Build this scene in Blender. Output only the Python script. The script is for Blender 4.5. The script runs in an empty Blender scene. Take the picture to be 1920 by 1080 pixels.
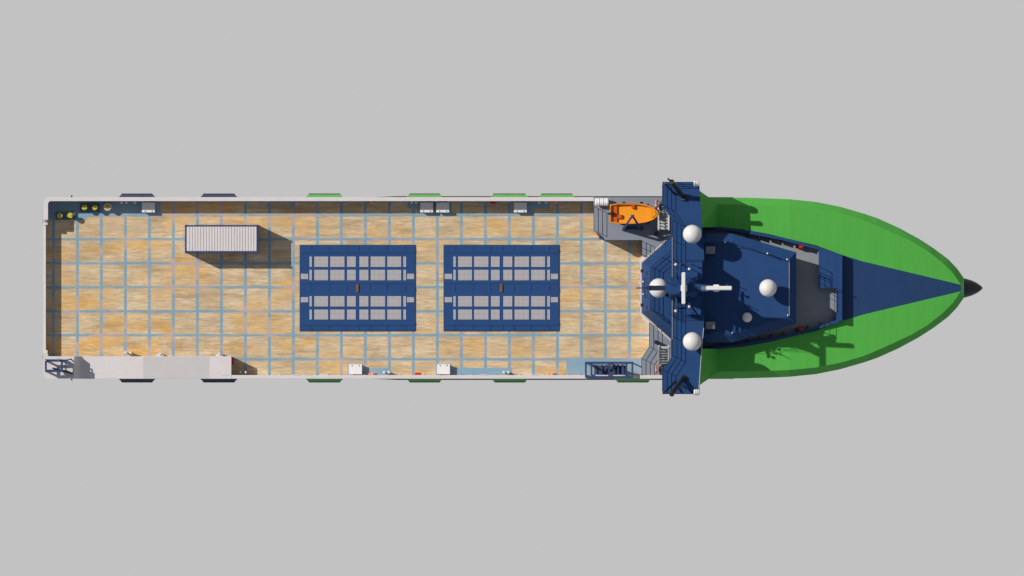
import bpy, bmesh, math, random
from mathutils import Vector
random.seed(4)
S = 2/45.0                      # metres per photo pixel (deck squares are 2 m)
def gx(px): return (px-960)*S
def gy(py): return (540-py)*S
def W(p): return Vector((gx(p[0]), gy(p[1]), p[2]))

scene = bpy.context.scene
col = scene.collection

# ------------------------------------------------------------------ materials
def nt(m):
    m.use_nodes = True
    t = m.node_tree
    return t, t.nodes, t.links, t.nodes['Principled BSDF']
def paint(name, c, rough=.55, var=.07, scale=1.3, spec=.3, metal=0., streak=None, bump=.0):
    """painted steel: base colour with faint large mottling and fine wear"""
    m = bpy.data.materials.new(name)
    t, N, L, b = nt(m)
    tc = N.new('ShaderNodeTexCoord')
    mp = N.new('ShaderNodeMapping')
    if streak: mp.inputs['Scale'].default_value = streak
    L.new(tc.outputs['Object'], mp.inputs['Vector'])
    n1 = N.new('ShaderNodeTexNoise'); n1.inputs['Scale'].default_value = scale; n1.inputs['Detail'].default_value = 7
    n1.inputs['Roughness'].default_value = .65
    L.new(mp.outputs['Vector'], n1.inputs['Vector'])
    r = N.new('ShaderNodeMapRange'); r.inputs[1].default_value = .3; r.inputs[2].default_value = .7
    r.inputs[3].default_value = 1-var; r.inputs[4].default_value = 1+var
    L.new(n1.outputs['Fac'], r.inputs[0])
    mx = N.new('ShaderNodeVectorMath'); mx.operation = 'SCALE'
    mx.inputs[0].default_value = c
    L.new(r.outputs[0], mx.inputs['Scale'])
    L.new(mx.outputs[0], b.inputs['Base Color'])
    r2 = N.new('ShaderNodeMapRange'); r2.inputs[3].default_value = rough-.08; r2.inputs[4].default_value = rough+.1
    L.new(n1.outputs['Fac'], r2.inputs[0]); L.new(r2.outputs[0], b.inputs['Roughness'])
    b.inputs['Specular IOR Level'].default_value = spec
    b.inputs['Metallic'].default_value = metal
    if bump:
        bp = N.new('ShaderNodeBump'); bp.inputs['Strength'].default_value = bump; bp.inputs['Distance'].default_value = .02
        L.new(n1.outputs['Fac'], bp.inputs['Height']); L.new(bp.outputs[0], b.inputs['Normal'])
    return m

M = {}
M['white']   = paint('white_paint', (.60,.555,.535), .5, .035)
M['grey_white'] = paint('worn_white_paint', (.50,.47,.455), .55, .03, .6)
M['dome']    = paint('radome_white', (.66,.63,.59), .35, .015, 2, .4)
M['locker']  = paint('locker_white', (.72,.69,.675), .5, .03)
M['raft']    = paint('raft_canister_white', (.70,.68,.66), .4, .03)
M['blue']    = paint('deck_blue', (.0125,.049,.148), .6, .06, .8, .2)
M['blue_mod']= paint('module_blue', (.014,.054,.165), .6, .05, 1.2, .2)
M['blue_cont']= paint('container_blue', (.022,.045,.145), .5, .06)
M['blue_dark']= paint('bow_stripe_blue', (.014,.043,.116), .6, .06, .8, .2, streak=(6,.4,1))
M['blue_steel']= paint('steel_frame_blue', (.022,.048,.130), .5, .08)
M['bitt']    = paint('bitt_base_blue', (.055,.12,.17), .55, .06)
M['navy']    = paint('navy_rail', (.010,.018,.050), .5, .05)
M['hull_navy']= paint('hull_navy', (.062,.070,.120), .8, .08, 1.3, .1)
M['green']   = paint('hull_green', (.074,.362,.050), .6, .05, .7, .2, streak=(5,.35,1))
M['green_fender'] = paint('fender_green', (.14,.39,.12), .8, .06, 1.3, .1)
M['grey_deck']= paint('grey_deck_paint', (.205,.228,.265), .65, .06, 1.0)
M['grey_well']= paint('foredeck_grey_paint', (.225,.24,.255), .65, .06, 1.0)
M['grey_box']= paint('vent_box_grey', (.22,.23,.24), .5, .05)
M['tread']   = paint('stair_tread_grey', (.40,.41,.38), .6, .08, 3)
M['alu']     = paint('aluminium', (.55,.54,.52), .35, .05, 3, .5, .3)
M['black']   = paint('black_rubber', (.012,.012,.013), .6, .1)
M['funnel']  = paint('sooty_pipe', (.020,.018,.015), .4, .35, 3, .5, .3)
M['ledge']  = paint('primed_ledge', (.56,.46,.38), .6, .05)
M['strake']  = paint('dark_strake', (.05,.05,.052), .6, .1)
M['bulb']    = paint('bulb_grey', (.045,.045,.052), .5, .12, 1.5)
M['orange']  = paint('boat_orange', (.78,.285,.010), .45, .05, 2)
M['orange_in']= paint('boat_orange_floor', (.74,.26,.010), .5, .05, 2)
M['orange_dk']= paint('boat_bench_orange', (.50,.085,.012), .55, .05, 2)
M['ring']    = paint('lifebuoy_orange', (.70,.17,.07), .5, .05)
M['red']     = paint('fire_red', (.52,.016,.016), .4, .08, 3)
M['yellow']  = paint('safety_yellow', (.80,.62,.04), .5, .08, 3)
M['brown']   = paint('brown_handle', (.15,.085,.06), .6, .1, 3)
M['glass']   = paint('dark_window', (.01,.014,.02), .12, .05, 1, .6)
M['lamp']    = paint('lamp_glass', (.7,.74,.78), .2, .02, 1, .6)
M['steel']   = paint('steel_grey', (.28,.27,.28), .4, .06, 3, .5, .4)

def stripes(name, ang, period=.115):
    m = bpy.data.materials.new(name)
    t, N, L, b = nt(m)
    tc = N.new('ShaderNodeTexCoord')
    d = N.new('ShaderNodeVectorMath'); d.operation = 'DOT_PRODUCT'
    d.inputs[1].default_value = (math.cos(ang)/period, math.sin(ang)/period, 0)
    L.new(tc.outputs['Object'], d.inputs[0])
    f = N.new('ShaderNodeMath'); f.operation = 'FRACT'; L.new(d.outputs['Value'], f.inputs[0])
    g = N.new('ShaderNodeMath'); g.operation = 'GREATER_THAN'; g.inputs[1].default_value = .48; L.new(f.outputs[0], g.inputs[0])
    mx = N.new('ShaderNodeMix'); mx.data_type = 'RGBA'
    mx.inputs['A'].default_value = (.02,.018,.012,1); mx.inputs['B'].default_value = (.88,.70,.04,1)
    L.new(g.outputs[0], mx.inputs['Factor']); L.new(mx.outputs['Result'], b.inputs['Base Color'])
    b.inputs['Roughness'].default_value = .5
    return m
M['stripe_a'] = stripes('hazard_stripe_upright', 0.0)
M['stripe_b'] = stripes('hazard_stripe_slanted', 1.3)

def grating_mat():
    m = bpy.data.materials.new('white_grating')
    t, N, L, b = nt(m)
    tc = N.new('ShaderNodeTexCoord')
    sx = N.new('ShaderNodeSeparateXYZ'); L.new(tc.outputs['Object'], sx.inputs[0])
    def hole(sock):
        a = N.new('ShaderNodeMath'); a.operation='DIVIDE'; a.inputs[1].default_value = .1045; L.new(sock, a.inputs[0])
        f = N.new('ShaderNodeMath'); f.operation='FRACT'; L.new(a.outputs[0], f.inputs[0])
        g = N.new('ShaderNodeMath'); g.operation='GREATER_THAN'; g.inputs[1].default_value=.50; L.new(f.outputs[0], g.inputs[0])
        return g.outputs[0]
    mu = N.new('ShaderNodeMath'); mu.operation='MULTIPLY'
    L.new(hole(sx.outputs[0]), mu.inputs[0]); L.new(hole(sx.outputs[1]), mu.inputs[1])
    mx = N.new('ShaderNodeMix'); mx.data_type='RGBA'
    mx.inputs['A'].default_value = (.43,.40,.395,1); mx.inputs['B'].default_value = (.09,.09,.12,1)
    L.new(mu.outputs[0], mx.inputs['Factor']); L.new(mx.outputs['Result'], b.inputs['Base Color'])
    b.inputs['Roughness'].default_value = .6
    return m
M['grating'] = grating_mat()

def ramp(N, pts):
    r = N.new('ShaderNodeValToRGB'); e = r.color_ramp.elements
    while len(e) > 1: e.remove(e[-1])
    e[0].position = pts[0][0]; e[0].color = (*pts[0][1], 1)
    for p, c in pts[1:]:
        k = e.new(p); k.color = (*c, 1)
    return r

def deck_mat(solid=False):
    m = bpy.data.materials.new('deck_paint_worn' if solid else 'wooden_cargo_deck')
    t, N, L, b = nt(m)
    tc = N.new('ShaderNodeTexCoord')
    sep = N.new('ShaderNodeSeparateXYZ'); L.new(tc.outputs['Object'], sep.inputs[0])
    def noise(scale, detail=4, rough=.6, dist=0, off=(0,0,0)):
        mp = N.new('ShaderNodeMapping'); mp.inputs['Scale'].default_value = scale; mp.inputs['Location'].default_value = off
        L.new(tc.outputs['Object'], mp.inputs['Vector'])
        n = N.new('ShaderNodeTexNoise'); n.inputs['Scale'].default_value = 1; n.inputs['Detail'].default_value = detail
        n.inputs['Roughness'].default_value = rough; n.inputs['Distortion'].default_value = dist
        L.new(mp.outputs['Vector'], n.inputs['Vector'])
        return n.outputs['Fac']
    def mr(sock, a, b_, c, d):
        r = N.new('ShaderNodeMapRange'); L.new(sock, r.inputs[0])
        for i, v in zip((1,2,3,4), (a,b_,c,d)): r.inputs[i].default_value = v
        return r.outputs[0]
    def math_(op, a, b_=None):
        n = N.new('ShaderNodeMath'); n.operation = op
        for i, s in ((0,a),(1,b_)):
            if s is None: continue
            if isinstance(s, (int,float)): n.inputs[i].default_value = s
            else: L.new(s, n.inputs[i])
        return n.outputs[0]
    def mix(f, A, B, mode='MIX'):
        n = N.new('ShaderNodeMix'); n.data_type='RGBA'; n.blend_type = mode
        for nm, s in (('Factor',f),('A',A),('B',B)):
            if isinstance(s, tuple): n.inputs[nm].default_value = (*s,1)
            elif isinstance(s, (int,float)): n.inputs[nm].default_value = s
            else: L.new(s, n.inputs[nm])
        return n.outputs['Result']
    orange = noise((.17,.30,1), 6, .65, .15, (3.1,7.7,0))          # rust-orange stained areas
    om = mr(orange, .49, .60, 0, 1)
    aft = mr(sep.outputs[0], -40, -6, 1.0, .62)                    # heavier staining towards the stern
    om = math_('MULTIPLY', om, aft)
    grain = noise((.42,7.0,1), 9, .72, .12)                         # long grain along the ship
    grain2= noise((1.1,13,1), 6, .7, .1, (9,2,0))
    thin  = noise((.8,11,1), 5, .7, .1, (31,5,0))                  # thin dark checks in the grain
    blotch= noise((.32,.75,1), 8, .72, .2, (5,1,0))
    dk    = noise((.22,1.1,1), 9, .76, .15, (1.3,4,0))             # darker weathered streaks
    pale  = noise((.30,1.1,1), 9, .74, .15, (21,6,0))
    base = ramp(N, [(.34,(.36,.245,.135)),(.44,(.51,.365,.205)),(.52,(.60,.445,.265)),(.64,(.68,.53,.34))])
    L.new(grain, base.inputs[0])
    c = mix(mr(blotch,.44,.62,0,.45), base.outputs[0], (.53,.385,.22))
    c = mix(mr(pale,.47,.62,0,.70), c, (.71,.58,.42))
    c = mix(math_('MULTIPLY', om, .86), c, (.66,.365,.085))
    c = mix(math_('MULTIPLY', mr(dk,.47,.63,0,.88), mr(grain2,.40,.58,.12,1)), c, (.225,.155,.095))
    ci = N.new('ShaderNodeCombineXYZ')
    L.new(math_('FLOOR', math_('DIVIDE', math_('SUBTRACT', sep.outputs[0], gx(100.2)), 2.0)), ci.inputs[0])
    L.new(math_('FLOOR', math_('DIVIDE', math_('SUBTRACT', sep.outputs[1], gy(538.6)), 2.0)), ci.inputs[1])
    cw = N.new('ShaderNodeTexWhiteNoise'); cw.noise_dimensions='2D'; L.new(ci.outputs[0], cw.inputs['Vector'])
    c = mix(mr(cw.outputs['Value'], .45, 1, 0, .38), c, (.60,.45,.275))   # each 2 m sheet weathers a little differently
    c = mix(mr(cw.outputs['Value'], 0, .3, .22, 0), c, (.55,.385,.21))
    c = mix(mr(thin,.575,.66,0,.62), c, (.22,.155,.10))
    f2 = mr(grain2, .36,.64,.77,1.15)
    sc = N.new('ShaderNodeVectorMath'); sc.operation='SCALE'; L.new(c, sc.inputs[0]); L.new(f2, sc.inputs['Scale'])
    wood = sc.outputs[0]
    # blue painted lines, worn to mauve where stained
    fade = noise((.5,.5,1), 5, .6, .5, (11,3,0))
    lc = mix(mr(fade,.45,.62,0,1), (.165,.300,.375), (.235,.310,.360))
    lc = mix(mr(math_('ADD', om, math_('MULTIPLY', fade,.45)), .36,.95,0,.85), lc, (.42,.345,.345))
    if not solid:
        wob = math_('MULTIPLY', math_('SUBTRACT', noise((3,3,1),5,.6),.5), .035)
        def line(sock, off, half):
            u = math_('DIVIDE', math_('SUBTRACT', sock, off), 2.0)
            d = math_('ABSOLUTE', math_('SUBTRACT', math_('FRACT', math_('ADD', u, .5)), .5))
            d = math_('ADD', d, wob)
            return mr(d, half-.006, half+.006, 1, 0)
        lx = line(sep.outputs[0], gx(100.2), .062)
        ly = line(sep.outputs[1], gy(538.6), .055)
        ln = math_('MAXIMUM', lx, ly)
        ln = math_('MULTIPLY', ln, mr(noise((1.3,9,1),6,.7),.30,.48,.55,.96))
        out = mix(ln, wood, lc)
    else:
        out = mix(mr(noise((1.3,9,1),6,.7),.34,.44,.15,0), lc, wood)
        out = mix(.6, out, (.215,.335,.425))
    L.new(out, b.inputs['Base Color'])
    b.inputs['Roughness'].default_value = .75; b.inputs['Specular IOR Level'].default_value = .2
    bp = N.new('ShaderNodeBump'); bp.inputs['Strength'].default_value = .25; bp.inputs['Distance'].default_value = .01
    L.new(grain2, bp.inputs['Height']); L.new(bp.outputs[0], b.inputs['Normal'])
    return m
M['deck'] = deck_mat(); M['deckpaint'] = deck_mat(True)

# ------------------------------------------------------------------ mesh helper
class MB:
    """collects shapes (photo-pixel x,y and metre z) into one mesh"""
    def __init__(s): s.bm = bmesh.new(); s.mi = 0
    def _f(s, vs):
        try:
            f = s.bm.faces.new(vs); f.material_index = s.mi; return f
        except ValueError: return None
    def v(s, p): return s.bm.verts.new(W(p))
    def prism(s, bot, z0, z1, top=None):
        top = top or bot
        b = [s.v((p[0],p[1],p[2] if len(p)>2 else z0)) for p in bot]
        t = [s.v((p[0],p[1],p[2] if len(p)>2 else z1)) for p in top]
        n = len(b); s._f(b[::-1]); s._f(t)
        for i in range(n): s._f([b[i], b[(i+1)%n], t[(i+1)%n], t[i]])
        return s
    def box(s, x0, y0, x1, y1, z0, z1):
        return s.prism([(x0,y0),(x0,y1),(x1,y1),(x1,y0)], z0, z1)
    def sheet(s, pts, z):
        s._f([s.v((p[0],p[1],z)) for p in pts]); return s
    def cyl(s, p0, p1, r0, r1=None, n=14):
        r1 = r0 if r1 is None else r1
        a, b = W(p0), W(p1); d = (b-a).normalized()
        u = d.orthogonal().normalized(); w = d.cross(u)
        A = []; B = []
        for i in range(n):
            t = 2*math.pi*i/n; o = u*math.cos(t)+w*math.sin(t)
            A.append(s.bm.verts.new(a+o*r0)); B.append(s.bm.verts.new(b+o*r1))
        s._f(A[::-1]); s._f(B)
        for i in range(n): s._f([A[i],A[(i+1)%n],B[(i+1)%n],B[i]])
        return s
    def tube(s, pts, r, n=6):
        for a, b in zip(pts, pts[1:]): s.cyl(a, b, r, n=n)
        return s
    def bar(s, p0, p1, w, h):
        """rectangular bar; w,h metres, w horizontal"""
        a, b = W(p0), W(p1); d = (b-a).normalized()
        u = d.cross(Vector((0,0,1)))
        if u.length < 1e-4: u = Vector((1,0,0))
        u.normalize(); k = u.cross(d)
        q = [u*sx*w/2 + k*sz*h/2 for sx, sz in ((-1,-1),(1,-1),(1,1),(-1,1))]
        A = [s.bm.verts.new(a+o) for o in q]; B = [s.bm.verts.new(b+o) for o in q]
        s._f(A[::-1]); s._f(B)
        for i in range(4): s._f([A[i],A[(i+1)%4],B[(i+1)%4],B[i]])
        return s
    def lathe(s, c, prof, n=24, axis='z'):
        """prof: list of (radius m, height m) about a vertical (or x) axis through c"""
        c = W(c); rings = []
        for r, h in prof:
            ring = []
            for i in range(n):
                t = 2*math.pi*i/n
                o = Vector((r*math.cos(t), r*math.sin(t), h)) if axis=='z' else Vector((h, r*math.cos(t), r*math.sin(t)))
                ring.append(s.bm.verts.new(c+o))
            rings.append(ring)
        for A, B in zip(rings, rings[1:]):
            for i in range(n): s._f([A[i],A[(i+1)%n],B[(i+1)%n],B[i]])
        s._f(rings[0][::-1]); s._f(rings[-1])
        return s
    def sphere(s, c, r, n=40, m=20):
        return s.lathe(c, [(r*math.sin(math.pi*i/m)+1e-4, -r*math.cos(math.pi*i/m)) for i in range(m+1)], n)
    def torus(s, c, R, r, axis='z', n=20, k=8):
        c = W(c); G = []
        for i in range(n):
            a = 2*math.pi*i/n; row = []
            for j in range(k):
                t = 2*math.pi*j/k; q = R+r*math.cos(t)
                o = {'z':Vector((q*math.cos(a), q*math.sin(a), r*math.sin(t))),
                     'y':Vector((q*math.cos(a), r*math.sin(t), q*math.sin(a))),
                     'x':Vector((r*math.sin(t), q*math.cos(a), q*math.sin(a)))}[axis]
                row.append(s.bm.verts.new(c+o))
            G.append(row)
        for i in range(n):
            for j in range(k):
                s.mi_ = s.mi
                s._f([G[i][j], G[(i+1)%n][j], G[(i+1)%n][(j+1)%k], G[i][(j+1)%k]])
        return s
    def build(s, name, mats, parent=None, smooth=False, bevel=0, org=None):
        if not isinstance(mats, (list,tuple)): mats = [mats]
        bmesh.ops.recalc_face_normals(s.bm, faces=s.bm.faces)
        if bevel:
            es = [e for e in s.bm.edges if len(e.link_faces)==2 and e.calc_face_angle(0) > .5]
            bmesh.ops.bevel(s.bm, geom=es, offset=bevel, segments=2, affect='EDGES', clamp_overlap=True)
        o = org
        if o is None:
            r = parent
            while r and r.parent: r = r.parent
            o = r.location.copy() if r else Vector()
        if o.length: bmesh.ops.translate(s.bm, verts=s.bm.verts, vec=-o)
        me = bpy.data.meshes.new(name); s.bm.to_mesh(me); s.bm.free()
        for m in mats: me.materials.append(m)
        if smooth:
            me.polygons.foreach_set('use_smooth', [True]*len(me.polygons))
            try: me.set_sharp_from_angle(angle=math.radians(38))
            except Exception: pass
        ob = bpy.data.objects.new(name, me); col.objects.link(ob)
        if parent: ob.parent = parent
        if org is not None and not parent: ob.location = org
        return ob

def thing(name, label, cat, p=(960,540,0), group=None):
    o = bpy.data.objects.new(name, None); col.objects.link(o)
    o.empty_display_size = .3
    o.location = W(p); o['label'] = label; o['category'] = cat
    if group: o['group'] = group
    return o
def copy_thing(root, dpx, dpy, dz, label):
    r = root.copy(); col.objects.link(r)
    r.location = root.location + Vector((dpx*S, -dpy*S, dz)); r['label'] = label
    for ch in list(root.children):
        c = ch.copy(); col.objects.link(c); c.parent = r
        for g in list(ch.children):
            d = g.copy(); col.objects.link(d); d.parent = c
    return r

# ================================================================== THE SHIP
ship = thing('supply_ship', 'green hulled supply ship with wooden cargo deck, blue bridge and white radomes', 'ship')
P = lambda mb, name, mat, **k: mb.build(name, M[mat] if isinstance(mat,str) else [M[q] for q in mat], k.pop('parent', ship), **k)

outer = [(1312,170),(1345,170),(1400,169.3),(1443,168),(1480,166.5),(1530,161.5),(1575,152.5),(1620,139.5),(1645,131),(1685,113),(1722,93),(1750,75),(1778,54),(1795,36),(1807.5,18)]
inner = [(1312,157),(1345,157),(1400,156.3),(1443,155.5),(1480,153.7),(1530,149),(1575,140.3),(1618,128),(1641,118.5),(1678,102),(1710,87),(1740,69),(1767,47.5),(1786,29),(1802,6.5)]
mid   = [(1312,114.5),(1345,115),(1400,109),(1443,101),(1480,92),(1530,80),(1579,62)]
for x, h in inner[7:]: mid.append((x, 59-.2387*(x-1580)+.0))
mid[-1] = (1801.9, 6.0)
def zw(x):                       # whaleback height along the bow
    if x < 1480: return 5.4-.15*(x-1312)/168
    t = (x-1480)/327.; return 5.25-1.0*t-.55*t*t

# hull: lower body and bow shell
outline = [(90,370),(84,373.5),(82,379),(82,701),(84,706.5),(90,710)] + [(x,540+h) for x,h in outer] + [(x,540-h) for x,h in reversed(outer)]
mb = MB()
mb.prism([(x, 540+(y-540)*.82) for x,y in [(min(q[0],1770),q[1]) for q in outline]], -6.2, -2.6, outline)
mb.prism(outline, -2.6, -.03)
for sgn in (1,-1):
    Q = [(mb.v((x,540+sgn*h,-.03)), mb.v((x,540+sgn*h,zw(x)-.82))) for x,h in [(1290,170)]+outer]
    for a,b in zip(Q,Q[1:]): mb._f([a[0],b[0],b[1],a[1]])
mb._f([mb.v((1807.5,522,-.03)), mb.v((1807.5,558,-.03)), mb.v((1807.5,558,zw(1807)-.82)), mb.v((1807.5,522,zw(1807)-.82))])
hull = P(mb,'hull','green')
# rubbing strake (a thin dark ledge proud of the plating)
for sgn in (1,-1):
    mb = MB(); h = lambda v: 540+sgn*v
    mb.prism([(680,h(169.5)),(745,h(172.3)),(1240,h(172.3)),(1300,h(170.6)),(1376,h(170.3)),(1376,h(168.)),(680,h(168))], -1.3, -.9)
    P(mb,'rubbing_strake','strake')
# whaleback foredeck
mb = MB(); n = len(outer)
for sgn in (1,-1):
    O = [mb.v((x,540+sgn*h,zw(x)-.82)) for x,h in outer]
    I = [mb.v((x,540+sgn*h,zw(x))) for x,h in inner]
    D = [mb.v((x,540+sgn*h,zw(x)+.02)) for x,h in mid]
    for i in range(n-1):
        mb.mi = 0
        mb._f([O[i],O[i+1],I[i+1],I[i]]); mb._f([I[i],I[i+1],D[i+1],D[i]])
    if sgn==1: O1,I1,D1 = O,I,D
mb._f([O1[-1],O[-1],I[-1],I1[-1]]); mb._f([I1[-1],I[-1],D[-1],D1[-1]])
P(mb,'whaleback','green')
mb = MB()
A = [mb.v((x,540+h,zw(x)+.02)) for x,h in mid[6:]]; B = [mb.v((x,540-h,zw(x)+.02)) for x,h in mid[6:]]
for i in range(len(A)-1): mb._f([A[i],A[i+1],B[i+1],B[i]])
P(mb,'bow_stripe','blue_dark')
# bulbous bow
mb = MB()
mb.lathe((1807,540,-4.2), [(1.25,-3.0),(1.1,-1.6),(.82,0),(.76,.25),(.62,.7),(.42,1.12),(.2,1.42),(.02,1.58)], 24, 'x')
P(mb,'bulbous_bow','bulb', smooth=True)
# green flare brackets carrying the bridge wings
for sgn in (1,-1):
    mb = MB(); h = lambda v: 540+sgn*v
    a = [(1312,h(182)),(1330,h(169.5)),(1347,h(157)),(1347,h(114)),(1312,h(114))]
    z = [8.6,6.2,5.3,5.3,8.6]
    mb.prism([(p[0],p[1],4.4) for p in a], 0,0, [(p[0],p[1],q) for p,q in zip(a,z)])
    P(mb,'wing_flare','green')

# cargo deck
mb = MB(); mb.prism([(86,374),(86,706),(1250,706),(1250,374)], -.03, 0)
P(mb,'cargo_deck','deck')
mb = MB()
mb.sheet([(86,376),(86,412),(164,412),(164,405.5),(303,405.5),(303,376)], .004)
mb.sheet([(303,376),(303,379),(1113,379),(1113,376)], .004)
mb.sheet([(763,379.01),(764.5,389),(768,391.5),(784,391.5),(784,400.5),(846,400.5),(846,379.01)], .004)
mb.sheet([(961,379.01),(961,401),(1000,401),(1000,391.5),(1029,391.5),(1032,386),(1032,379.01)], .004)
mb.sheet([(651,704),(651,682),(681,682),(681,689.5),(733,689.5),(733,704)][::-1], .004)
mb.sheet([(817,704),(817,682),(846,682),(846,689.5),(960,689.5),(960,704)][::-1], .004)
mb.sheet([(1062,704),(1062,671.5),(1205,671.5),(1205,704)][::-1], .004)
P(mb,'painted_deck_margin','deckpaint')

# bulwarks
def arc(cx, cy, r, a0, a1, k=8):
    return [(cx+r*math.cos(math.radians(a0+(a1-a0)*i/k)), cy+r*math.sin(math.radians(a0+(a1-a0)*i/k))) for i in range(k+1)]
mb = MB()
out_ = [(1113,369.6)] + arc(91,378.6,9,270,180) + [(82,412)]
in_  = [(1113,377)] + arc(95.5,382.5,5.5,270,180) + [(90,412)]
for z0,z1 in ((-.02,2.0),):
    b = [[mb.v((*p,z)) for p in L_] for L_ in (out_,in_) for z in (z0,z1)]
    ob_,ot,ib,it = b
    m_ = min(len(out_),len(in_))
    for i in range(len(out_)-1):
        mb._f([ob_[i],ob_[i+1],ot[i+1],ot[i]]); mb._f([ib[i],ib[i+1],it[i+1],it[i]])
        mb._f([ot[i],ot[i+1],it[i+1],it[i]])
    mb._f([ob_[-1],ot[-1],it[-1],ib[-1]]); mb._f([ob_[0],ot[0],it[0],ib[0]])
nb = P(mb,'side_bulwark','white')
mb = MB(); mb.box(434,703.2,1183,710.2,-.02,2.0); mb.box(1200,703.2,1243,710.2,-.02,3.6); mb.box(1183,703.3,1200,709.8,-.02,.2)
sb = P(mb,'side_bulwark','white', bevel=.02)
# inner stays, fairleads and cleats of the bulwarks
for b_, side in ((nb,-1),(sb,1)):
    mb = MB(); x = 322.
    while x < 1095:
        if side==-1 or x>490:
            y0 = 377 if side==-1 else 703.2
            mb.prism([(x,y0),(x+1.6,y0),(x+1.6,y0-side*1.6),(x,y0-side*1.6)], 0, 1.95, [(x,y0),(x+1.6,y0),(x+1.6,y0-side*.5),(x,y0-side*.5)])
        x += 22.5
    mb.build('bulwark_stay', M['white'], b_)
for x in (415,549,570,900,998):
    mb = MB(); mb.box(x,702.0,x+14,703.6,1.6,2.03); mb.build('fairlead', M['white'], sb, bevel=.01)
for x in (95,136):
    for y in (368.6,711.0):
        mb = MB(); mb.cyl((x+38 if x==95 else x,y,.7),(x+41 if x==95 else x+3,y,.7),.10); 
        if x==95: mb.build('hull_fitting', M['navy'], ship)
        else: mb.bm.free()
mb = MB(); mb.box(81.2,419,86.3,660,-.02,1.2); P(mb,'stern_rail','white', bevel=.02)
for y0,y1,y2 in ((411.8,415.2,422),(668,664,656.5)):
    mb = MB(); a,b = sorted((y0,y1)); mb.box(80.4,a,90.6,b,-.02,1.7)
    P(mb,'rail_collar','grey_white', bevel=.02)
    mb = MB(); a,b = sorted((y1,y2)); mb.box(81.6,a+.05,89.4,b-.05,-.02,1.5)
    P(mb,'rail_post','white', bevel=.02)
for y in (415,668): 
    mb = MB(); mb.box(79.8,y-4,81.1,y+4,.2,1.2); P(mb,'stern_fitting','steel')

# casing along the south bulwark (top 2 m)
mb = MB()
mb.prism([(81.6,668),(81.6,701)]+arc(91,701.2,9,180,90)[1:]+[(434,710.2),(434,668)], -.02, 2.0)
casing = P(mb,'side_casing','white', bevel=.015)
mb = MB(); mb.box(268.5,668.6,392,709.6,2.0,2.006); mb.build('casing_panel', M['grey_white'], casing)
mb = MB(); mb.prism([(81.6,668.2),(81.6,701)]+arc(91,701.2,9,180,90)[1:]+[(139,710.2),(139,668.2)], 1.9, 3.23)
sl=[(139,3.23),(142,2.95),(145,2.6),(148.5,2.28),(152,2.08),(156,2.0)]
T=[(mb.v((x,668.2,z)),mb.v((x,710.2,z)),mb.v((x,668.2,1.9)),mb.v((x,710.2,1.9))) for x,z in sl]
for p,q in zip(T,T[1:]):
    mb._f([p[0],p[1],q[1],q[0]]); mb._f([p[0],q[0],q[2],p[2]]); mb._f([p[1],p[3],q[3],q[1]])
mb.build('stern_platform', M['white'], casing, smooth=True)
mb = MB(); mb.prism([(139,668.3),(139,710),(153,710),(153,668.3)], 1.99, 2.0, [(151.5,668.3,2.0),(151.5,710,2.0),(153,710,2.12),(153,668.3,2.12)]) ; mb.bm.free()
for x,w in ((299.5,14),(411,13)):
    mb = MB(); mb.box(x-w/2,664,x+w/2,668.0,.9,1.15); mb.cyl((x,663,.3),(x,663,1.3),.11); mb.build('casing_fitting', M['white'], casing, smooth=True)
mb = MB(); mb.box(434.1,671,438.2,683,.4,1.3); mb.build('fire_cabinet', M['red'], casing, bevel=.02)

# fender blocks along the hull
def fender(x0,x1,sgn,mat):
    h = lambda v: 540+sgn*v
    mb = MB()
    inn = [(x0,170),(x1,170)]
    v = [mb.v((x0,h(169.9),-.35)), mb.v((x1,h(169.9),-.35)), mb.v((x1-6.2,h(176.0),-.84)), mb.v((x0+6.2,h(176.0),-.84)),
         mb.v((x0,h(169.9),-2.4)), mb.v((x1,h(169.9),-2.4)), mb.v((x1-6.2,h(176.0),-2.0)), mb.v((x0+6.2,h(176.0),-2.0))]
    for f in ((0,1,2,3),(3,2,6,7),(1,5,6,2),(0,3,7,4),(7,6,5,4),(0,4,5,1)): mb._f([v[i] for i in f])
    o = P(mb,'fender_block',mat)
    mb = MB(); mb.prism([(x0+5.2,h(175.4)),(x1-5.2,h(175.4)),(x1-6.6,h(177.2)),(x0+6.6,h(177.2))], -1.9,-.82)
    mb.build('rubber_strip', M['black'], o)
for x0,x1,m in ((222,292,'hull_navy'),(375,446,'hull_navy'),(573,644,'green_fender'),(761.5,831,'green_fender'),(919,991,'green_fender'),(1009,1079,'green_fender')):
    fender(x0,x1,-1,m)
for x0,x1,m in ((222,292,'hull_navy'),(375,446,'hull_navy'),(573,644,'green_fender'),(761.5,831,'green_fender'),(921,991,'green_fender'),(1152,1222,'green_fender')):
    fender(x0,x1,1,m)

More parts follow.
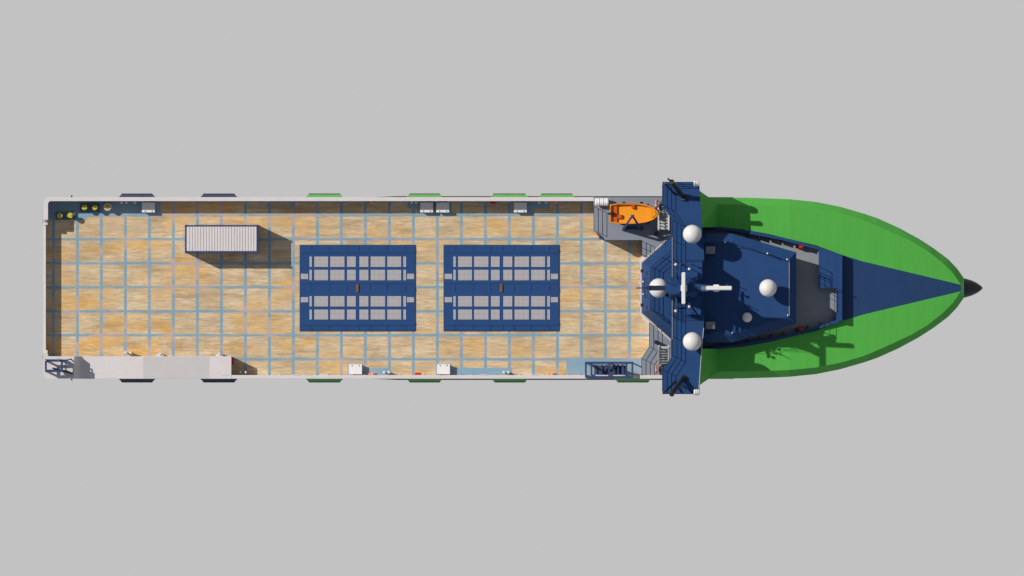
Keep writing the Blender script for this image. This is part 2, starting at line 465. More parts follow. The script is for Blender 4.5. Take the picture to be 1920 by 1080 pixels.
# mooring bitts, hazard striped
for bx0,by0,bx1,by1,heads in ((104.5,398,142,411.5,((112,404.5,'stripe_a'),(131.5,404,'stripe_b'))),(150.5,382,187,397.5,((158.5,389,'stripe_a'),(178,389,'stripe_b')))):
    mb = MB(); mb.box(bx0,by0,bx1,by1,0,.22); base = P(mb,'mooring_bitt','bitt', bevel=.03)
    for x,y,m in heads:
        mb = MB(); mb.lathe((x,y,0), [(.17,.2),(.17,.75),(.235,.80),(.235,.92),(.20,.96)], 20)
        mb.build('bitt_post', M[m], base, smooth=True)
mb = MB(); mb.lathe((201.5,388,0), [(.36,0),(.36,.1),(.30,.16),(.24,.6),(.30,.82),(.30,.87)], 24)
cap = P(mb,'capstan','white', smooth=True)
mb = MB(); c = (201.5,388)
k = 14
for i in range(k):
    a0,a1 = 2*math.pi*i/k+.2, 2*math.pi*(i+1)/k+.2
    mb.mi = i%2
    r = 5.6 if i%2 else 5.2
    mb._f([mb.v((c[0],c[1],.93)), mb.v((c[0]+r*math.cos(a0),c[1]+r*math.sin(a0),.885)), mb.v((c[0]+r*math.cos(a1),c[1]+r*math.sin(a1),.885))])
mb.build('capstan_head', [M['black'],M['yellow']], cap)
# vent pipes
for x,y in ((228,379.6),(237,379.6),(253,379.6),(772,379.6),(780.5,379.6),(1011,379.6),(1024,379.6),(236,661),(245,661.2),(451,698),(460,698),(720.5,698),(729.5,698),(945,698),(953.3,698)):
    mb = MB(); mb.cyl((x,y,0),(x,y,.62),.075,n=12); mb.lathe((x,y,0), [(.08,.55),(.125,.6),(.125,.86),(.10,.93),(.03,.95)], 18)
    P(mb,'vent_pipe','white', smooth=True)
# red fire boxes on the bulwarks
for x,y0,y1 in ((925,377.1,381.8),(784,698.6,703.1)):
    mb = MB(); mb.box(x-6,y0,x+6,y1,.7,1.5); P(mb,'fire_box','red', bevel=.02)

# --------------------------------------------------------------- superstructure
def rail(path, z, name='railing', mat='navy', h=1.0, bars=3, gap=34, r=.022, parent=None):
    mb = MB()
    for k_ in range(1,bars+1):
        mb.tube([(p[0],p[1],z+h*k_/bars) for p in path], r)
    for a,b in zip(path,path[1:]):
        L_ = math.hypot(b[0]-a[0],b[1]-a[1]); n_ = max(1,round(L_/gap))
        for i in range(n_+1):
            q = (a[0]+(b[0]-a[0])*i/n_, a[1]+(b[1]-a[1])*i/n_)
            mb.cyl((*q,z),(*q,z+h),r*1.1,n=6)
    return P(mb,name,mat) if parent is None else mb.build(name, M[mat], parent)

# lower house, white, under the octagon and the side decks
mb = MB(); mb.prism([(1204,378),(1204,478),(1199.5,489),(1199.5,590),(1217,612),(1217,650),(1202.5,672),(1202.5,703),(1318,703),(1318,371),(1242,371),(1242,378)][::-1], -.02, 2.45)
lower = P(mb,'lower_deckhouse','white')
for y in (500,520,560,580):
    mb = MB(); mb.box(1199.0,y-6,1199.6,y+6,1.1,1.9); mb.build('window', M['glass'], lower)
mb = MB(); mb.box(1198.9,534,1199.6,546,.15,2.1); mb.build('door', M['blue'], lower)
# grey side decks 2.7 m up
mb = MB(); mb.prism([(1113,369.8),(1113,432),(1130,450),(1204,450),(1204,480),(1319,480),(1319,369.8)], -.02, 2.7)
bp_ = P(mb,'boat_deck','grey_deck')
mb = MB(); mb.prism([(1217,602),(1217,650),(1202.5,672),(1202.5,703),(1319,703),(1319,602)], 2.46, 2.7)
P(mb,'side_deck','grey_deck')
mb = MB(); mb.box(1100,702.9,1200,703.0,0,0.01); mb.bm.free()
# octagonal deckhouse with raked sides, on a pale ledge
mb = MB(); mb.prism([(1200.6,491.8),(1200.6,588.0),(1262,643.2),(1319,643.2),(1319,437),(1262,437)], 2.46, 2.76)
P(mb,'deckhouse_ledge','ledge')
ob_ = [(1203,493),(1203,586.5),(1262,640),(1319,640),(1319,440),(1262,440)]
ot_ = [(1219,500),(1219,580),(1262,615.5),(1319,615.5),(1319,464),(1262,464)]
mb = MB(); mb.prism(ob_, 2.7, 6.4, ot_)
octa = P(mb,'aft_deckhouse','blue')
rail([(1262,464.5),(1219.5,500),(1219.5,580),(1262,615)], 6.4)
for y in (508,572):
    mb = MB(); mb.box(1201,y-3,1206,y+3,5.3,5.6); mb.cyl((1206.5,y,5.2),(1203.5,y,5.2),.12); mb.build('floodlight', M['black'], octa)
for y in (528,551.5):
    mb = MB(); mb.sphere((1206,y,5.0),.075,12,8); mb.build('deck_lamp', M['lamp'], octa, smooth=True)
mb = MB(); mb.tube([(1215,521,6.0),(1209,522,5.5),(1209,557,5.5),(1215,558,6.0)],.03); mb.build('pipe_bracket', M['navy'], octa)

# bridge with wings (top 9.2)
wing = [(1242,341),(1242,385),(1260.5,414),(1260.5,667),(1242,694),(1242,739),(1311,739),(1316.5,650),(1320,615),(1320,465),(1316.5,430),(1311,341)]
mb = MB(); mb.prism(wing, 6.6, 9.2)
bridge = P(mb,'bridge','blue')
mb = MB(); mb.box(1258,410,1318,670,4.4,6.61); mb.build('bridge_base', M['blue'], bridge)
for i in range(9):
    y = 424+i*26
    mb = MB(); mb.box(1319.6,y,1320.7,y+20,7.5,8.6)
    if 462 < y < 600: mb.build('bridge_window', M['glass'], bridge)
    else: mb.bm.free()
    mb = MB(); mb.box(1259.8,y,1260.7,y+20,7.5,8.6); mb.build('bridge_window', M['glass'], bridge)
for y0,y1 in ((347,380),(700,733)):
    mb = MB(); mb.box(1241.4,y0,1242.2,y1,7.5,8.6); mb.build('bridge_window', M['glass'], bridge)
rail([(1243,342),(1243,385),(1261.2,414),(1261.2,667),(1243,694),(1243,738)], 9.2)
rail([(1243,342),(1299,342)], 9.2); rail([(1243,738),(1300,738)], 9.2, bars=1, h=.5)
mb = MB(); mb.tube([(1310.6,728,9.24),(1316,650,9.24),(1319.4,615,9.24)],.03); P(mb,'gutter_edge','alu')
mb = MB(); mb.tube([(1260.7,444,9.23),(1260.7,636,9.23)],.025); P(mb,'gutter_edge','alu')

# forward house
hb = [(1318,438),(1373,438),(1493,473),(1493,607),(1373,642),(1318,642)]
ht = [(1318,453),(1373,453),(1480,486),(1480,594),(1373,627),(1318,627)]
mb = MB(); mb.prism([(1318,452),(1370,452),(1476,484),(1476,596),(1370,628),(1318,628)][::-1], 4.6, 7.1); mb.prism(hb[::-1], 7.12, 7.7, ht[::-1])
fwd = P(mb,'forward_house','blue')
rail([(1330,455),(1373,455),(1479,487.5),(1479,592.5),(1373,625),(1330,625)], 7.7, bars=2, gap=40, r=.018, h=.9)
for x,y in ((1359.5,454),(1439,475.2),(1476,486.5),(1477,591),(1373,624)):
    mb = MB(); mb.cyl((x,y,7.7),(x,y,8.62),.04); mb.sphere((x,y,8.65),.075,10,6); mb.build('rail_lamp', M['lamp'], fwd, smooth=True)
for y0 in (462,603):
    mb = MB(); mb.box(1323,y0,1341,y0+14,7.7,8.5); v_ = mb.build('vent_box', M['grey_box'], fwd, bevel=.02)
    for i in range(5):
        mb = MB(); mb.box(1325+i*3.2,y0+1,1326+i*3.2,y0+13,8.5,8.56); mb.build('vent_rib', M['steel'], v_)
mb = MB(); mb.box(1479.4,487,1480.2,593,7.7,7.74); mb.build('roof_edge', M['alu'], fwd)
for i in range(5):
    y = 488+i*22
    mb = MB(); mb.box(1475.6,y,1476.5,y+16,5.9,6.8); mb.build('window', M['glass'], fwd)

# foredeck well, its rim bulwark and stiffeners
ro = [(1318,114.2),(1342,115),(1393,110),(1423,104.5),(1467,95),(1493,88.8),(1533,77.5),(1579,62.3)]
ri = [(1318,110),(1342,109.5),(1375,106.5),(1425,98),(1470,89),(1493,82.5),(1535,72),(1568,60)]
mb = MB(); mb.prism([(x,540-h-.5) for x,h in ri]+[(x,540+h+.5) for x,h in reversed(ri)], 4.4, 4.63)
P(mb,'foredeck_well','grey_well')
mb = MB()
zr = 5.42
for sgn in (1,-1):
    ot=[mb.v((x,540+sgn*h,zr)) for x,h in ro]; it=[mb.v((x,540+sgn*h,zr)) for x,h in ri]
    ol=[mb.v((x,540+sgn*h,4.2)) for x,h in ro]; il=[mb.v((x,540+sgn*h,4.5)) for x,h in ri]
    for i in range(7):
        mb._f([ot[i],ot[i+1],it[i+1],it[i]]); mb._f([ol[i],ol[i+1],ot[i+1],ot[i]]); mb._f([il[i],il[i+1],it[i+1],it[i]])
    mb._f([ot[0],it[0],il[0],ol[0]])
    ends = (ends, (ot[-1],it[-1],ol[-1],il[-1])) if sgn==-1 else (ot[-1],it[-1],ol[-1],il[-1])
a,b = ends
mb._f([a[0],b[0],b[1],a[1]]); mb._f([a[2],b[2],b[0],a[0]]); mb._f([a[3],b[3],b[1],a[1]])
rim = P(mb,'foredeck_bulwark','blue')
def interp(L_, x):
    for (x0,h0),(x1,h1) in zip(L_,L_[1:]):
        if x0<=x<=x1: return h0+(h1-h0)*(x-x0)/(x1-x0)
    return L_[-1][1]
for sgn, xs in ((-1,(1379,1402,1424,1447,1469,1492,1514)),(1,(1357,1379,1402,1424,1447,1469,1492,1514,1537,1560))):
    for x in xs:
        h = interp(ri,x); y=540+sgn*h
        mb = MB()
        A=[mb.v((x-.6,y,4.63)),mb.v((x-.6,y-sgn*8,4.63)),mb.v((x-.6,y-sgn*5.5,5.36)),mb.v((x-.6,y,5.38))]
        B=[mb.v((x+.8,y,4.63)),mb.v((x+.8,y-sgn*8,4.63)),mb.v((x+.8,y-sgn*5.5,5.36)),mb.v((x+.8,y,5.38))]
        mb._f(A); mb._f(B[::-1])
        for i in range(4): mb._f([A[i],A[(i+1)%4],B[(i+1)%4],B[i]])
        mb.build('stiffener', M['navy'], rim)
# raised platform in the fore corner of the well
mb = MB(); mb.prism([(1535,467.5),(1535,541),(1569,541),(1569,478),(1568,478)], 4.63, 5.38); P(mb,'mooring_platform','blue')
mb = MB(); mb.box(1572,478,1579.2,602,4.6,5.68); P(mb,'spray_bulwark','blue')
rail([(1535.6,500),(1535.6,540.3),(1568,540.3)], 5.38, gap=11, r=.022, bars=1)
rail([(1569.5,546),(1569.5,584)], 4.63, gap=12, r=.035, h=1.0, bars=1)
for sgn in (-1,1):
    mb = MB(); y = 540+sgn*77
    mb.box(1497,y-3.6,1507.5,y+3.6,4.63,5.15); mb.cyl((1498,y,5.2),(1506.5,y,5.2),.15,n=16); mb.cyl((1502,y,5.2),(1502,y,5.42),.09)
    mb.box(1494,y-3,1498,y+3,4.63,4.9)
    P(mb,'vent_head','red', smooth=True)
for x,y in ((1563,586),(1564,602)):
    mb = MB(); mb.box(x-3,y-1,x+5,y+1,4.63,5.3); P(mb,'mooring_cleat','black')

# radomes
def radome(x,y,zb,zc,r,parent=ship):
    mb = MB(); mb.sphere((x,y,zc),r*S); o = P(mb,'radome','dome', smooth=True)
    mb = MB(); mb.cyl((x,y,zb),(x,y,zc-r*S*.8),r*S*.45, n=20); mb.build('pedestal', M['blue_steel'], o)
radome(1298,439,9.2,10.45,17.6); radome(1298,640.3,9.2,10.45,17.6)
radome(1235,540,6.4,8.6,18.2); radome(1440,540,7.7,9.05,16.5); radome(1401,595,7.7,8.4,9.2)

# mast
mb = MB()
mb.prism([(1254,520),(1254,560),(1312,560),(1312,520)][::-1], 9.2, 13.6, [(1257,529),(1257,551),(1291,551),(1291,529)][::-1])
mb.prism([(1247,536),(1247,544),(1255,551.5),(1292,551.5),(1292,528.5),(1255,528.5)][::-1], 13.6, 13.85)
mb.prism([(1272,531),(1272,549),(1290,549),(1290,531)][::-1], 13.85, 15.1, [(1276,535),(1276,545),(1287,545),(1287,535)][::-1])
mast = P(mb,'mast','blue')
mb = MB(); mb.prism([(1286,487),(1286,526),(1313,526),(1317,512),(1317,487)], 9.2, 10.6, [(1287,493),(1287,526),(1313,526),(1316.5,512),(1316.5,493)]); mb.build('mast_house', M['blue'], mast)
mb = MB(); mb.prism([(1287,556),(1287,590),(1314,590),(1316,556)], 9.2, 10.2); mb.build('mast_house', M['blue'], mast)
mb = MB(); mb.prism([(1290,532),(1290,548),(1330,546),(1348,544),(1348,536),(1330,534)], 13.0, 13.4); mb.box(1361,533,1366,548,13.0,13.2); mb.bar((1340,540,13.1),(1366,540,13.1),.3,.2); mb.build('forward_arm', M['blue'], mast)
mb = MB(); mb.bar((1267,492,12.4),(1267,588,12.4),.14,.14); mb.bar((1292,499,11.8),(1292,581,11.8),.14,.14)
mb.bar((1267,500,12.3),(1272,530,10.6),.1,.1); mb.bar((1267,580,12.3),(1272,550,10.6),.1,.1); mb.build('yard', M['blue'], mast)
for x,y,z in ((1267,496,12.5),(1292.5,504.5,11.9),(1292.5,575,11.9),(1267,583,12.5)):
    mb = MB(); mb.sphere((x,y,z+.28),.12,14,8); mb.cyl((x,y,z),(x,y,z+.2),.05); mb.build('antenna_dome', M['dome'], mast, smooth=True)
for x,y,z,h in ((1276,495,9.2,3),(1294,494,10.5,1.6),(1294,586,10.2,1.8),(1268,509,12.4,1.6),(1268,571,12.4,1.6)):
    mb = MB(); mb.cyl((x,y,z),(x,y,z+h),.04,.03,n=8); mb.box(x-1.2,y-1.2,x+1.2,y+1.2,z+h*.5,z+h*.6); mb.build('aerial', M['brown'], mast)
mb = MB(); mb.prism([(1217,535.2),(1217,545),(1249,544.5),(1249,535.5)], 12.1, 12.45); mb.bar((1217,540,12.3),(1193,540,12.5),.09,.09); mb.bar((1249,540,12.2),(1258,540,11.3),.25,.2)
mb.box(1212,536.5,1216,543,12.2,12.6); mb.build('aft_boom', M['navy'], mast)
mb = MB(); mb.box(1276.5,534,1288,546.5,15.1,15.55); rs = mb.build('radar_pedestal', M['raft'], mast, bevel=.05)
mb = MB(); mb.box(1278,510.5,1285.5,570,15.56,15.84); mb.build('radar_scanner', M['raft'], rs, bevel=.05)
mb = MB(); mb.box(1337,533.5,1349,547,13.4,13.95); rs = mb.build('radar_pedestal', M['raft'], mast, bevel=.05)
mb = MB(); mb.box(1314,536.3,1372.5,543.8,13.96,14.24); mb.build('radar_scanner', M['raft'], rs, bevel=.05)
rail([(1256,560),(1256,590),(1284,590)], 9.2, r=.018, gap=20)
mb = MB()
for y in (533,547):
    mb.bar((1250,y,13.6),(1262,y,9.3),.10,.10)
mb.build('mast_stay', M['blue_steel'], mast)
rail([(1250,529.5),(1290,529.5)], 13.85, r=.018, h=.7, bars=2, gap=18); rail([(1250,550.5),(1290,550.5)], 13.85, r=.018, h=.7, bars=2, gap=18)

# exhaust pipes leaning outboard on the wings
for sgn in (-1,1):
    y = lambda v: 540+sgn*v
    mb = MB(); mb.cyl((1282,y(169),9.2),(1260,y(198.5),12.0),.19,n=20); mb.cyl((1260.9,y(197.3),11.85),(1259.4,y(199.6),12.08),.205,n=20)
    mb.cyl((1282.5,y(168.5),9.2),(1281.5,y(170),9.4),.24,n=20)
    if sgn==-1: mb.cyl((1262,y(196),11.6),(1252.5,y(205),12.4),.075,n=12)
    e = P(mb,'exhaust_pipe','funnel', smooth=True)
    mb = MB(); mb.cyl((1265.5,y(176),9.2),(1246,y(196),11.2),.085,n=14); P(mb,'exhaust_pipe','funnel', smooth=True)
    mb = MB(); mb.bar((1262,y(178),9.2),(1270,y(180),10.2),.07,.07); mb.bar((1275,y(176),9.2),(1268,y(188),10.9),.07,.07); mb.build('pipe_brace', M['navy'], e)

# rails of the grey decks
rail([(1113.6,387),(1113.6,432.4)], 2.7); rail([(1203.8,452),(1203.8,477)], 2.7, gap=12)
rail([(1232.5,376),(1232.5,388),(1241,376)], 2.7, gap=12)
rail([(1233,432),(1233,447),(1241,456)], 2.7, gap=12); 
rail([(1217.6,606),(1217.6,650),(1203.1,672),(1203.1,702)], 2.7)

# stairs up to the wings
for sgn in (-1,1):
    y = lambda v: 540+sgn*v
    mb = MB()
    lo, hi = (150,109) if sgn==-1 else (142,109)
    for x in (1236.2,1253): mb.bar((x,y(lo),2.9),(x,y(hi),5.2),.06,.22)
    st = P(mb,'stairway','alu')
    for i in range(7):
        f = (i+.5)/7
        mb = MB(); yy = y(lo+(hi-lo)*f); z = 2.95+2.3*f
        mb.box(1237,yy-2.2,1252,yy+2.2,z-.03,z+.03); mb.build('tread', M['tread'], st)
    for x in (1234.6,1254.4):
        mb = MB(); mb.tube([(x,y(lo),3.85),(x,y(hi),6.2)],.055,8)
        for f in (.05,.5,.95): mb.cyl((x,y(lo+(hi-lo)*f),2.95+2.3*f),(x,y(lo+(hi-lo)*f),3.85+2.35*f),.035,n=8)
        mb.build('handrail', M['white'], st)
    mb = MB(); mb.box(1227,y(101)-3,1231.5,y(101)+3,2.7,3.5); P(mb,'deck_light','navy')
    mb = MB(); mb.torus((1241,y(152),4.2),.22,.06,'z'); mb.torus((1241,y(152),4.05),.2,.06,'z'); P(mb,'hose_reel','black', smooth=True)

# boat davit on the boat deck
mb = MB()
mb.bar((1167,428,2.8),(1204,428,2.8),.2,.2)
for x in (1168,1202.5):
    q=(x+(1186-x)*.36, 431-26.5*.36, 5.15)
    mb.bar((x,431,2.7),q,.17,.17); mb.bar(q,(1186,404.5,5.9),.17,.17)
mb.bar((1172,426,3.3),(1199,426,3.3),.12,.25)
mb.box(1183,402.5,1189,407,5.8,6.05)
dv = P(mb,'boat_davit','blue_steel')
for x in (1163,1215):
    mb = MB(); mb.box(x-1.5,384,x+1.5,420,2.7,3.0); mb.bar((x,388,2.9),(x,383,4.2),.12,.12); mb.bar((x,414,2.9),(x,418,4.2),.12,.12)
    mb.build('boat_cradle', M['navy'], dv)
for x in (1170,1203):
    mb = MB(); mb.cyl((x-3,380.2,4.3),(x+3,380.2,4.3),.09); mb.build('cradle_pad', M['navy'], dv)

# ================================================================== THINGS ON BOARD
# shipping container
ct = thing('shipping_container','blue framed shipping container with white corrugated roof standing on the wooden deck','container',(415.5,447.5,0))
B_ = lambda mb,n,m,p,**k: mb.build(n, M[m], p, **k)
x0,y0,x1,y1,H = 346.5,421.5,485,474,2.59
mb = MB()
for y in (y0+.4,y1-3.4): mb.box(x0+2,y,x1-2,y+3,H-.12,H-.01); mb.box(x0+2,y,x1-2,y+3,.03,.18)
for x in (x0+.4,x1-3.8): mb.box(x,y0+3.45,x+3.4,y1-3.45,H-.16,H-.07); mb.box(x,y0+3.45,x+3.4,y1-3.45,.03,.18)
for x in (x0+.5,x1-3.5):
    for y in (y0+.5,y1-3.5): mb.box(x,y,x+3,y+3,.12,H-.12)
B_(mb,'frame','blue_cont',ct)
for x in (x0,x1-4):
    for y in (y0,y1-4):
        for z in (0,H-.118): 
            mb = MB(); mb.box(x,y,x+4,y+4,z,z+.124); B_(mb,'corner_casting','blue_cont',ct,bevel=.01)
mb = MB()
rx0,rx1,ry0,ry1 = 350.2,481.3,424.4,471.2
n_=25; pr=(rx1-rx0)/n_; zt=H-.015; zb=H-.065
prof=[(rx0,zb)]
for i in range(n_):
    a=rx0+i*pr; prof += [(a+.35,zb),(a+.55,zt),(a+pr-.55,zt),(a+pr-.35,zb)]
prof.append((rx1,zb))
A=[mb.v((x,ry0,z)) for x,z in prof]; C=[mb.v((x,ry1,z)) for x,z in prof]
for i in range(len(A)-1): mb._f([A[i],A[i+1],C[i+1],C[i]])
B_(mb,'roof_panel','white',ct)
for ya,yb in ((y0+1,y0+2),(y1-2,y1-1)):
    mb = MB(); mb.box(x0+3,ya,x1-3,yb,.15,H-.1); B_(mb,'side_wall','white',ct)
mb = MB(); mb.box(x0+1,y0+3,x0+2,y1-3,.15,H-.1); B_(mb,'end_wall','white',ct)
for ya,yb in ((y0+3,447.4),(447.9,y1-3)):
    mb = MB(); mb.box(x1-2,ya,x1-1,yb,.15,H-.1); d_=B_(mb,'door','white',ct)
    mb = MB(); yy=(ya+yb)/2
    for q in (-5,5): mb.cyl((x1-.7,yy+q,.2),(x1-.7,yy+q,H-.2),.02)
    B_(mb,'lock_rod','steel',d_)

# two grated deck modules
def module():
    t = thing('deck_module','blue steel deck module with white gratings, nearer the shipping container','deck hatch',(670,540,0),'blue grated modules set into the wooden deck')
    gx_=lambda v:540+v/5.4; gyy=lambda v:440+v/5.4
    mb = MB(); mb.box(562.2,459.4,778.3,620.4,.0,.10); B_(mb,'frame','blue_mod',t,bevel=.012)
    mb = MB()
    for a,b,c,d in ((561.8,459.0,778.7,459.4),(561.8,620.4,778.7,620.9),(561.8,459.4,562.2,620.4),(778.3,459.4,778.7,620.4)): mb.box(a,b,c,d,.0,.075)
    for v in (165,560,905): mb.box(778.7,gyy(v)-2,779.4,gyy(v)+3,0,.08)
    B_(mb,'edge_seal','black',t)
    # seams: thin ridges of the plating
    mb = MB()
    for v in (187,497,919): mb.box(563,gyy(v)-.42,777.5,gyy(v)+.42,.10,.106)
    for v in (241,425,597,722,836,1006,1194):
        for a,b in ((113,160),(505,576),(920,968)): mb.box(gx_(v)-.6,gyy(a),gx_(v)+.6,gyy(b),.10,.107)
    B_(mb,'plate_seam','navy',t)
    rows=((221,326),(356,461),(623,727),(757,858))
    cols=((217,241),(265,405),(427,572),(598,686),(722,814),(836,983),(1006,1146),(1167,1195))
    cells=[(a,c,b,d) for a,b in cols for c,d in rows]+[(a,c,b,d) for a,b in ((130,204),(1204,1276)) for c,d in ((396,449),(632,685))]
    for a,c,b,d in cells:
        mb = MB(); mb.box(gx_(a),gyy(c),gx_(b),gyy(d),.098,.115); B_(mb,'grating_panel','grating',t)
    mb = MB(); mb.box(gx_(688),gyy(500),gx_(716),gyy(583),.10,.20); h_=B_(mb,'lifting_lug','brown',t,bevel=.02)
    return t
m1 = module()
copy_thing(m1, 269.8, 0, 0, 'blue steel deck module with white gratings, nearer the blue bridge and orange boat')

# white deck lockers
def locker(label):
    t = thing('deck_locker',label,'locker',(278,389,0),'white lockers along the bulwarks')
    mb = MB(); mb.box(266.6,380,289.8,397.6,0,.46); B_(mb,'body','locker',t,bevel=.015)
    mb = MB(); mb.box(266,379.4,290.4,398.4,.46,.57); B_(mb,'lid','locker',t,bevel=.02)
    for x in (271.5,284.5):
        mb = MB(); mb.box(x-1.8,377.2,x+1.8,379.3,.3,.52); B_(mb,'hinge','black',t)
    for x in (272,285):
        mb = MB(); mb.lathe((x,395.6,0),[(.055,.57),(.05,.60),(.03,.61)],10); mb.box(x-.3,396,x+.3,397.8,.571,.59); B_(mb,'latch','steel',t)
    return t
l1 = locker('white deck locker on blue paint near the yellow mooring bitts in the stern corner')
copy_thing(l1,521.7,0,0,'white deck locker of the close pair, the one beside the two grey vent pipes')
copy_thing(l1,552,0,0,'white deck locker of the close pair, the one farther from the vent pipes')
copy_thing(l1,697.5,0,0,'white deck locker in bulwark shade between red fire box and orange boat')
def flip(r, dx, label):
    c = copy_thing(l1,0,0,0,label); c.rotation_euler=(0,0,math.pi); c.location = W((278+dx,692.2,0)); return c
flip(l1,389,'white sunlit locker beside an orange lifebuoy, nearest the long white side casing')
flip(l1,554,'white sunlit locker beside a red fire box, on the bulwark facing the second deck module')

# lifebuoys hung on the bulwarks
def buoy(x,y,z,axis,label):
    mb = MB(); mb.torus((x,y,z),.30,.085,axis,24,10)
    i = 0
    for f in mb.bm.faces:
        f.material_index = 1 if (i//10)%6==0 else 0; i += 1
    o = mb.build('lifebuoy',[M['ring'],M['white']],None,True,0,W((x,y,z)))
    o['label']=label; o['category']='lifebuoy'; o['group']='orange lifebuoys hung around the deck'; return o
buoy(697.5,379.2,1.2,'y','orange lifebuoy on the shaded bulwark above the first deck module')
buoy(1043.5,379.2,1.2,'y','orange lifebuoy on the shaded bulwark close to the grey boat deck')
buoy(698.5,701.4,1.2,'y','orange lifebuoy on the sunlit bulwark between a locker and two vent pipes')
buoy(1035.5,701.6,1.2,'y','orange lifebuoy on the sunlit bulwark close to the blue steel stair')
buoy(1230.3,384,3.3,'x','orange lifebuoy on a rail just ahead of the orange rescue boat')
buoy(1230.3,692.5,3.3,'x','orange lifebuoy on the grey side deck beside the blue steel stair')

o=buoy(1121,442.5,2.75,'x','orange lifebuoy hung on the cut corner of the grey boat deck'); o.rotation_euler=(0,0,math.radians(42))
# rescue boat
rb = thing('rescue_boat','orange open rescue boat with dark engine, resting in its cradle under blue davit','boat',(1188,401,2.7)); 
oh=[(1143.5,17.2),(1160,19.0),(1180,19.4),(1198,18.6),(1213,16.0),(1224,11.8),(1231,6.5),(1234.3,0)]
def ring(sc, z, x_in=0, mb=None):
    pts=[]
    for x,h in oh: pts.append((1188+(x-1188)*x_in, 400.7-h*sc, z if x<1200 else z+.16*((x-1200)/34)**2))
    for x,h in reversed(oh[:-1]): pts.append((1188+(x-1188)*x_in, 400.7+h*sc, z if x<1200 else z+.16*((x-1200)/34)**2))
    return [mb.v(p) for p in pts]
mb = MB()
R=[ring(.45,3.75,.86,mb),ring(.85,4.15,.95,mb),ring(1.0,4.83,1.0,mb),ring(.965,4.9,.99,mb),ring(.90,4.9,.965,mb),ring(.88,4.86,.955,mb),ring(.86,4.58,.94,mb)]
k=len(R[0])
for A,B in zip(R,R[1:]):
    for i in range(k): mb._f([A[i],A[(i+1)%k],B[(i+1)%k],B[i]])
mb._f(R[0]); mb._f(R[-1])
hl=B_(mb,'boat_hull','orange',rb,smooth=True)
mb = MB(); mb.box(1151,384.5,1157.5,417,4.58,4.74); B_(mb,'bench','orange_dk',rb,bevel=.02)
mb = MB(); mb.box(1157.6,402.5,1166.5,410,4.58,4.8); B_(mb,'engine_box','orange_dk',rb,bevel=.03)
mb = MB(); mb.box(1184,384.5,1190,391,4.58,4.86); B_(mb,'steering_console','orange_dk',rb,bevel=.03)
mb = MB(); mb.prism([(1219,391),(1219,410.5),(1228,405.5),(1230.5,400.7),(1228,396)][::-1],4.88,4.95); B_(mb,'bow_cover','orange',rb,bevel=.02)
mb = MB(); mb.box(1143.5,397.5,1151,404,4.5,5.05); mb.cyl((1141.8,400.7,3.9),(1141.8,400.7,4.8),.1); en=B_(mb,'outboard_engine','black',rb,bevel=.06)
mb = MB(); mb.box(1139,399.6,1143,401.8,4.6,4.7); mb.build('engine_bracket', M['steel'], en)
mb = MB(); mb.tube([(1155,382.2,4.96),(1180,380.9,4.96),(1205,382.3,4.96),(1222,387.5,5.0)],.025); B_(mb,'grab_line','ring',rb)

rb.location.z -= .28
# life raft canisters
def raft(x0,x1,y,z,r,label,org,axis='x'):
    t = thing('life_raft_canister',label,'life raft',org,'white life raft canisters')
    mb = MB()
    Lm=(x1-x0)*S
    prof=[(.02,0),(r*.75,.0),(r*.95,.06)]
    nrib=6
    for i in range(nrib):
        a=.06+(Lm-.12)*(i+.1)/nrib; b=.06+(Lm-.12)*(i+.72)/nrib; c_=.06+(Lm-.12)*(i+.86)/nrib
        prof += [(r,a),(r,b),(r*.93,c_)]
    prof += [(r*.95,Lm-.06),(r*.75,Lm),(.02,Lm)]
    mb.lathe((x0,y,z),prof,24,'x'); B_(mb,'shell','raft',t,smooth=True)
    mb = MB()
    for f in (.22,.78):
        x=x0+(x1-x0)*f
        mb.box(x-.8,y-r/S*.9,x+.8,y+r/S*.9,z-r-.05,z-r*.55)
    B_(mb,'cradle','steel',t)
    mb = MB(); 
    for f in (.33,.62):
        mb.torus((x0+(x1-x0)*f,y,z),r*1.0,.02,'x',24,6)
    B_(mb,'strap','grey_box',t)
    return t
raft(1115.5,1141.5,378.7,3.22,.335,'large white ribbed life raft canister beside the orange rescue boat stern',(1128,378.7,2.7))
raft(1300.5,1311.5,343.8,9.62,.255,'small white life raft canister on the bridge wing nearest the orange boat',(1306,343.8,9.2))
raft(1300.8,1312,735.4,9.62,.255,'small white life raft canister on the bridge wing nearest the blue steel stair',(1306,735.4,9.2))

# blue portable stair along the bulwark
g = thing('boarding_stair','blue steel boarding stair with dark treads standing against the white bulwark','stair',(1142,693.5,0))
mb = MB()
for y in (680.2,707.0): mb.bar((1097.5,y,2.2),(1187,y,2.2),.18,.12)
for x in (1098.5,1109,1142.2,1174.5,1185.7): mb.bar((x,680.7,2.18),(x,706.6,2.18),.15,.10)
B_(mb,'top_frame','blue_steel',g)
for x in (1098.5,1142.2,1185.7):
    for y in (680.2,): 
        mb = MB(); mb.bar((x,y,0),(x,y,2.14),.10,.10); B_(mb,'leg','blue_steel',g)
for x in (1098.5,1142.2,1185.7):
    mb = MB(); mb.bar((x,707,2.0),(x,707,2.14),.10,.10); B_(mb,'leg','blue_steel',g)
mb = MB()
for y in (683.5,702.2): mb.bar((1108,y,.12),(1176,y,2.2),.05,.2)
B_(mb,'stringer','blue_steel',g)
mb = MB(); mb.prism([(1114,685.5,.06),(1114,701,.06),(1176,701,1.75),(1176,685.5,1.75)][::-1],0,0,[(1114,685.5,.10),(1114,701,.10),(1176,701,1.79),(1176,685.5,1.79)][::-1]); B_(mb,'tread_shade_plate','navy',g)  # added dark plate: its navy paints in the shadow below the treads
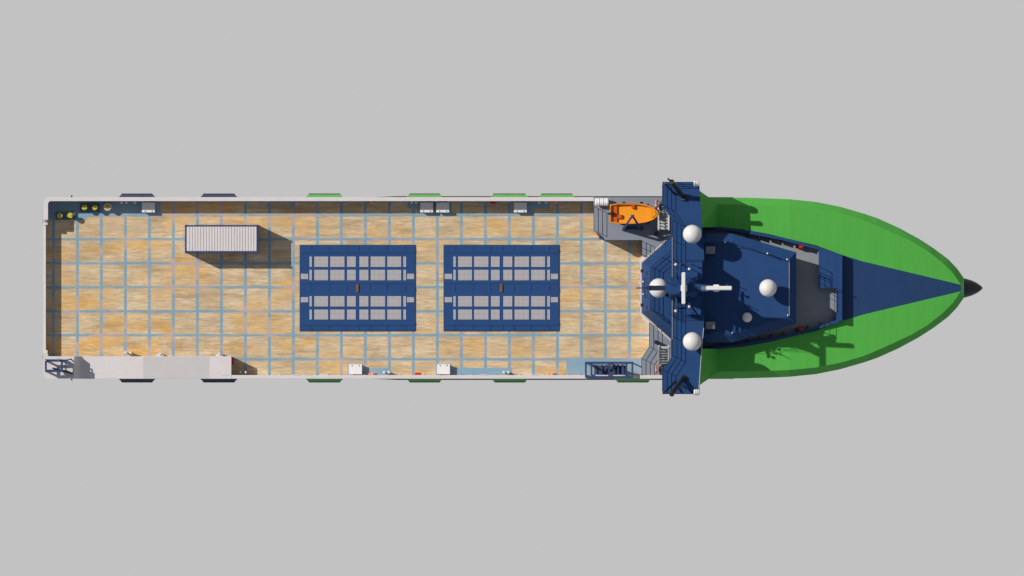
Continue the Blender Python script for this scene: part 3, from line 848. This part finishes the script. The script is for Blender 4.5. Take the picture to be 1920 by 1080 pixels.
for x in (1117.5,1127.5,1137,1150,1158,1166.5):
    f=(x-1109)/65; z=.12+2.0*f
    mb = MB(); mb.box(x-1.0,684.2,x+2.6,702,z-.02,z+.04); B_(mb,'tread','blue_steel',g)

# blue frame on the casing at the stern
g = thing('mooring_frame','small blue steel frame standing on the white casing at the stern corner','frame',(103,685,3.23))
zt=4.2
mb = MB()
for y in (676,695.3): mb.bar((84.5,y,zt),(118.5,y,zt),.21,.14)
for x in (86,116): mb.bar((x,678,zt),(x,693,zt),.17,.14)
B_(mb,'top_ring','blue_steel',g)
for x in (86,116):
    for y in (676,695.3):
        mb = MB(); mb.bar((x,y,3.23),(x,y,zt-.07),.14,.14); B_(mb,'leg','blue_steel',g)
mb = MB(); mb.bar((123.5,675,4.1),(123.5,695.5,4.1),.11,.12)
for y in (676,694.5): mb.bar((123.5,y,3.23),(123.5,y,4.1),.09,.09); mb.bar((118,y,4.1),(123.5,y,4.1),.08,.08)
B_(mb,'end_rail','blue_steel',g)
mb = MB(); mb.bar((99,690.5,4.15),(136,700,3.3),.14,.14); B_(mb,'brace','navy',g)
mb = MB(); mb.tube([(118,675.5,4.1),(127,675,3.9),(133,673,3.6),(138,678,3.25)],.05,8); B_(mb,'hand_rail','blue_steel',g,smooth=True)
for x,y in ((86,675),(110,674)): 
    mb = MB(); mb.cyl((x,y,zt),(x,y,zt+.2),.1); B_(mb,'roller','steel',g)

# ================================================================== light, world, camera
w = bpy.data.worlds.new('World'); scene.world = w; w.use_nodes = True
N=w.node_tree.nodes; L=w.node_tree.links
bg=N['Background']
tc=N.new('ShaderNodeTexCoord'); sp=N.new('ShaderNodeSeparateXYZ'); L.new(tc.outputs['Generated'], sp.inputs[0])
mr=N.new('ShaderNodeMapRange'); mr.inputs[1].default_value=-.06; mr.inputs[2].default_value=.06; L.new(sp.outputs[2], mr.inputs[0])
mx=N.new('ShaderNodeMix'); mx.data_type='RGBA'
mx.inputs['A'].default_value=(.539,.539,.539,1)      # plain grey studio backdrop below and around
mx.inputs['B'].default_value=(.235,.262,.315,1)       # soft bluish fill from above
L.new(mr.outputs[0], mx.inputs['Factor']); L.new(mx.outputs['Result'], bg.inputs['Color'])
bg.inputs['Strength'].default_value=1.0

sd=bpy.data.lights.new('sun','SUN'); sd.energy=4.3; sd.angle=math.radians(.5); sd.color=(1,.97,.93)
so=bpy.data.objects.new('sun',sd); col.objects.link(so)
so.rotation_euler=Vector((1.087,-.52,-1)).to_track_quat('-Z','Y').to_euler()
so.location=(-40,30,60)

cd=bpy.data.cameras.new('camera'); cd.type='ORTHO'; cd.ortho_scale=1920*S; cd.clip_end=500
co=bpy.data.objects.new('camera',cd); col.objects.link(co); co.location=(0,0,120)
scene.camera=co
scene.view_settings.view_transform='Standard'; scene.view_settings.look='None'
scene.view_settings.exposure=0; scene.view_settings.gamma=1
scene.view_settings.use_curve_mapping=False
scene.render.resolution_x=1024; scene.render.resolution_y=576
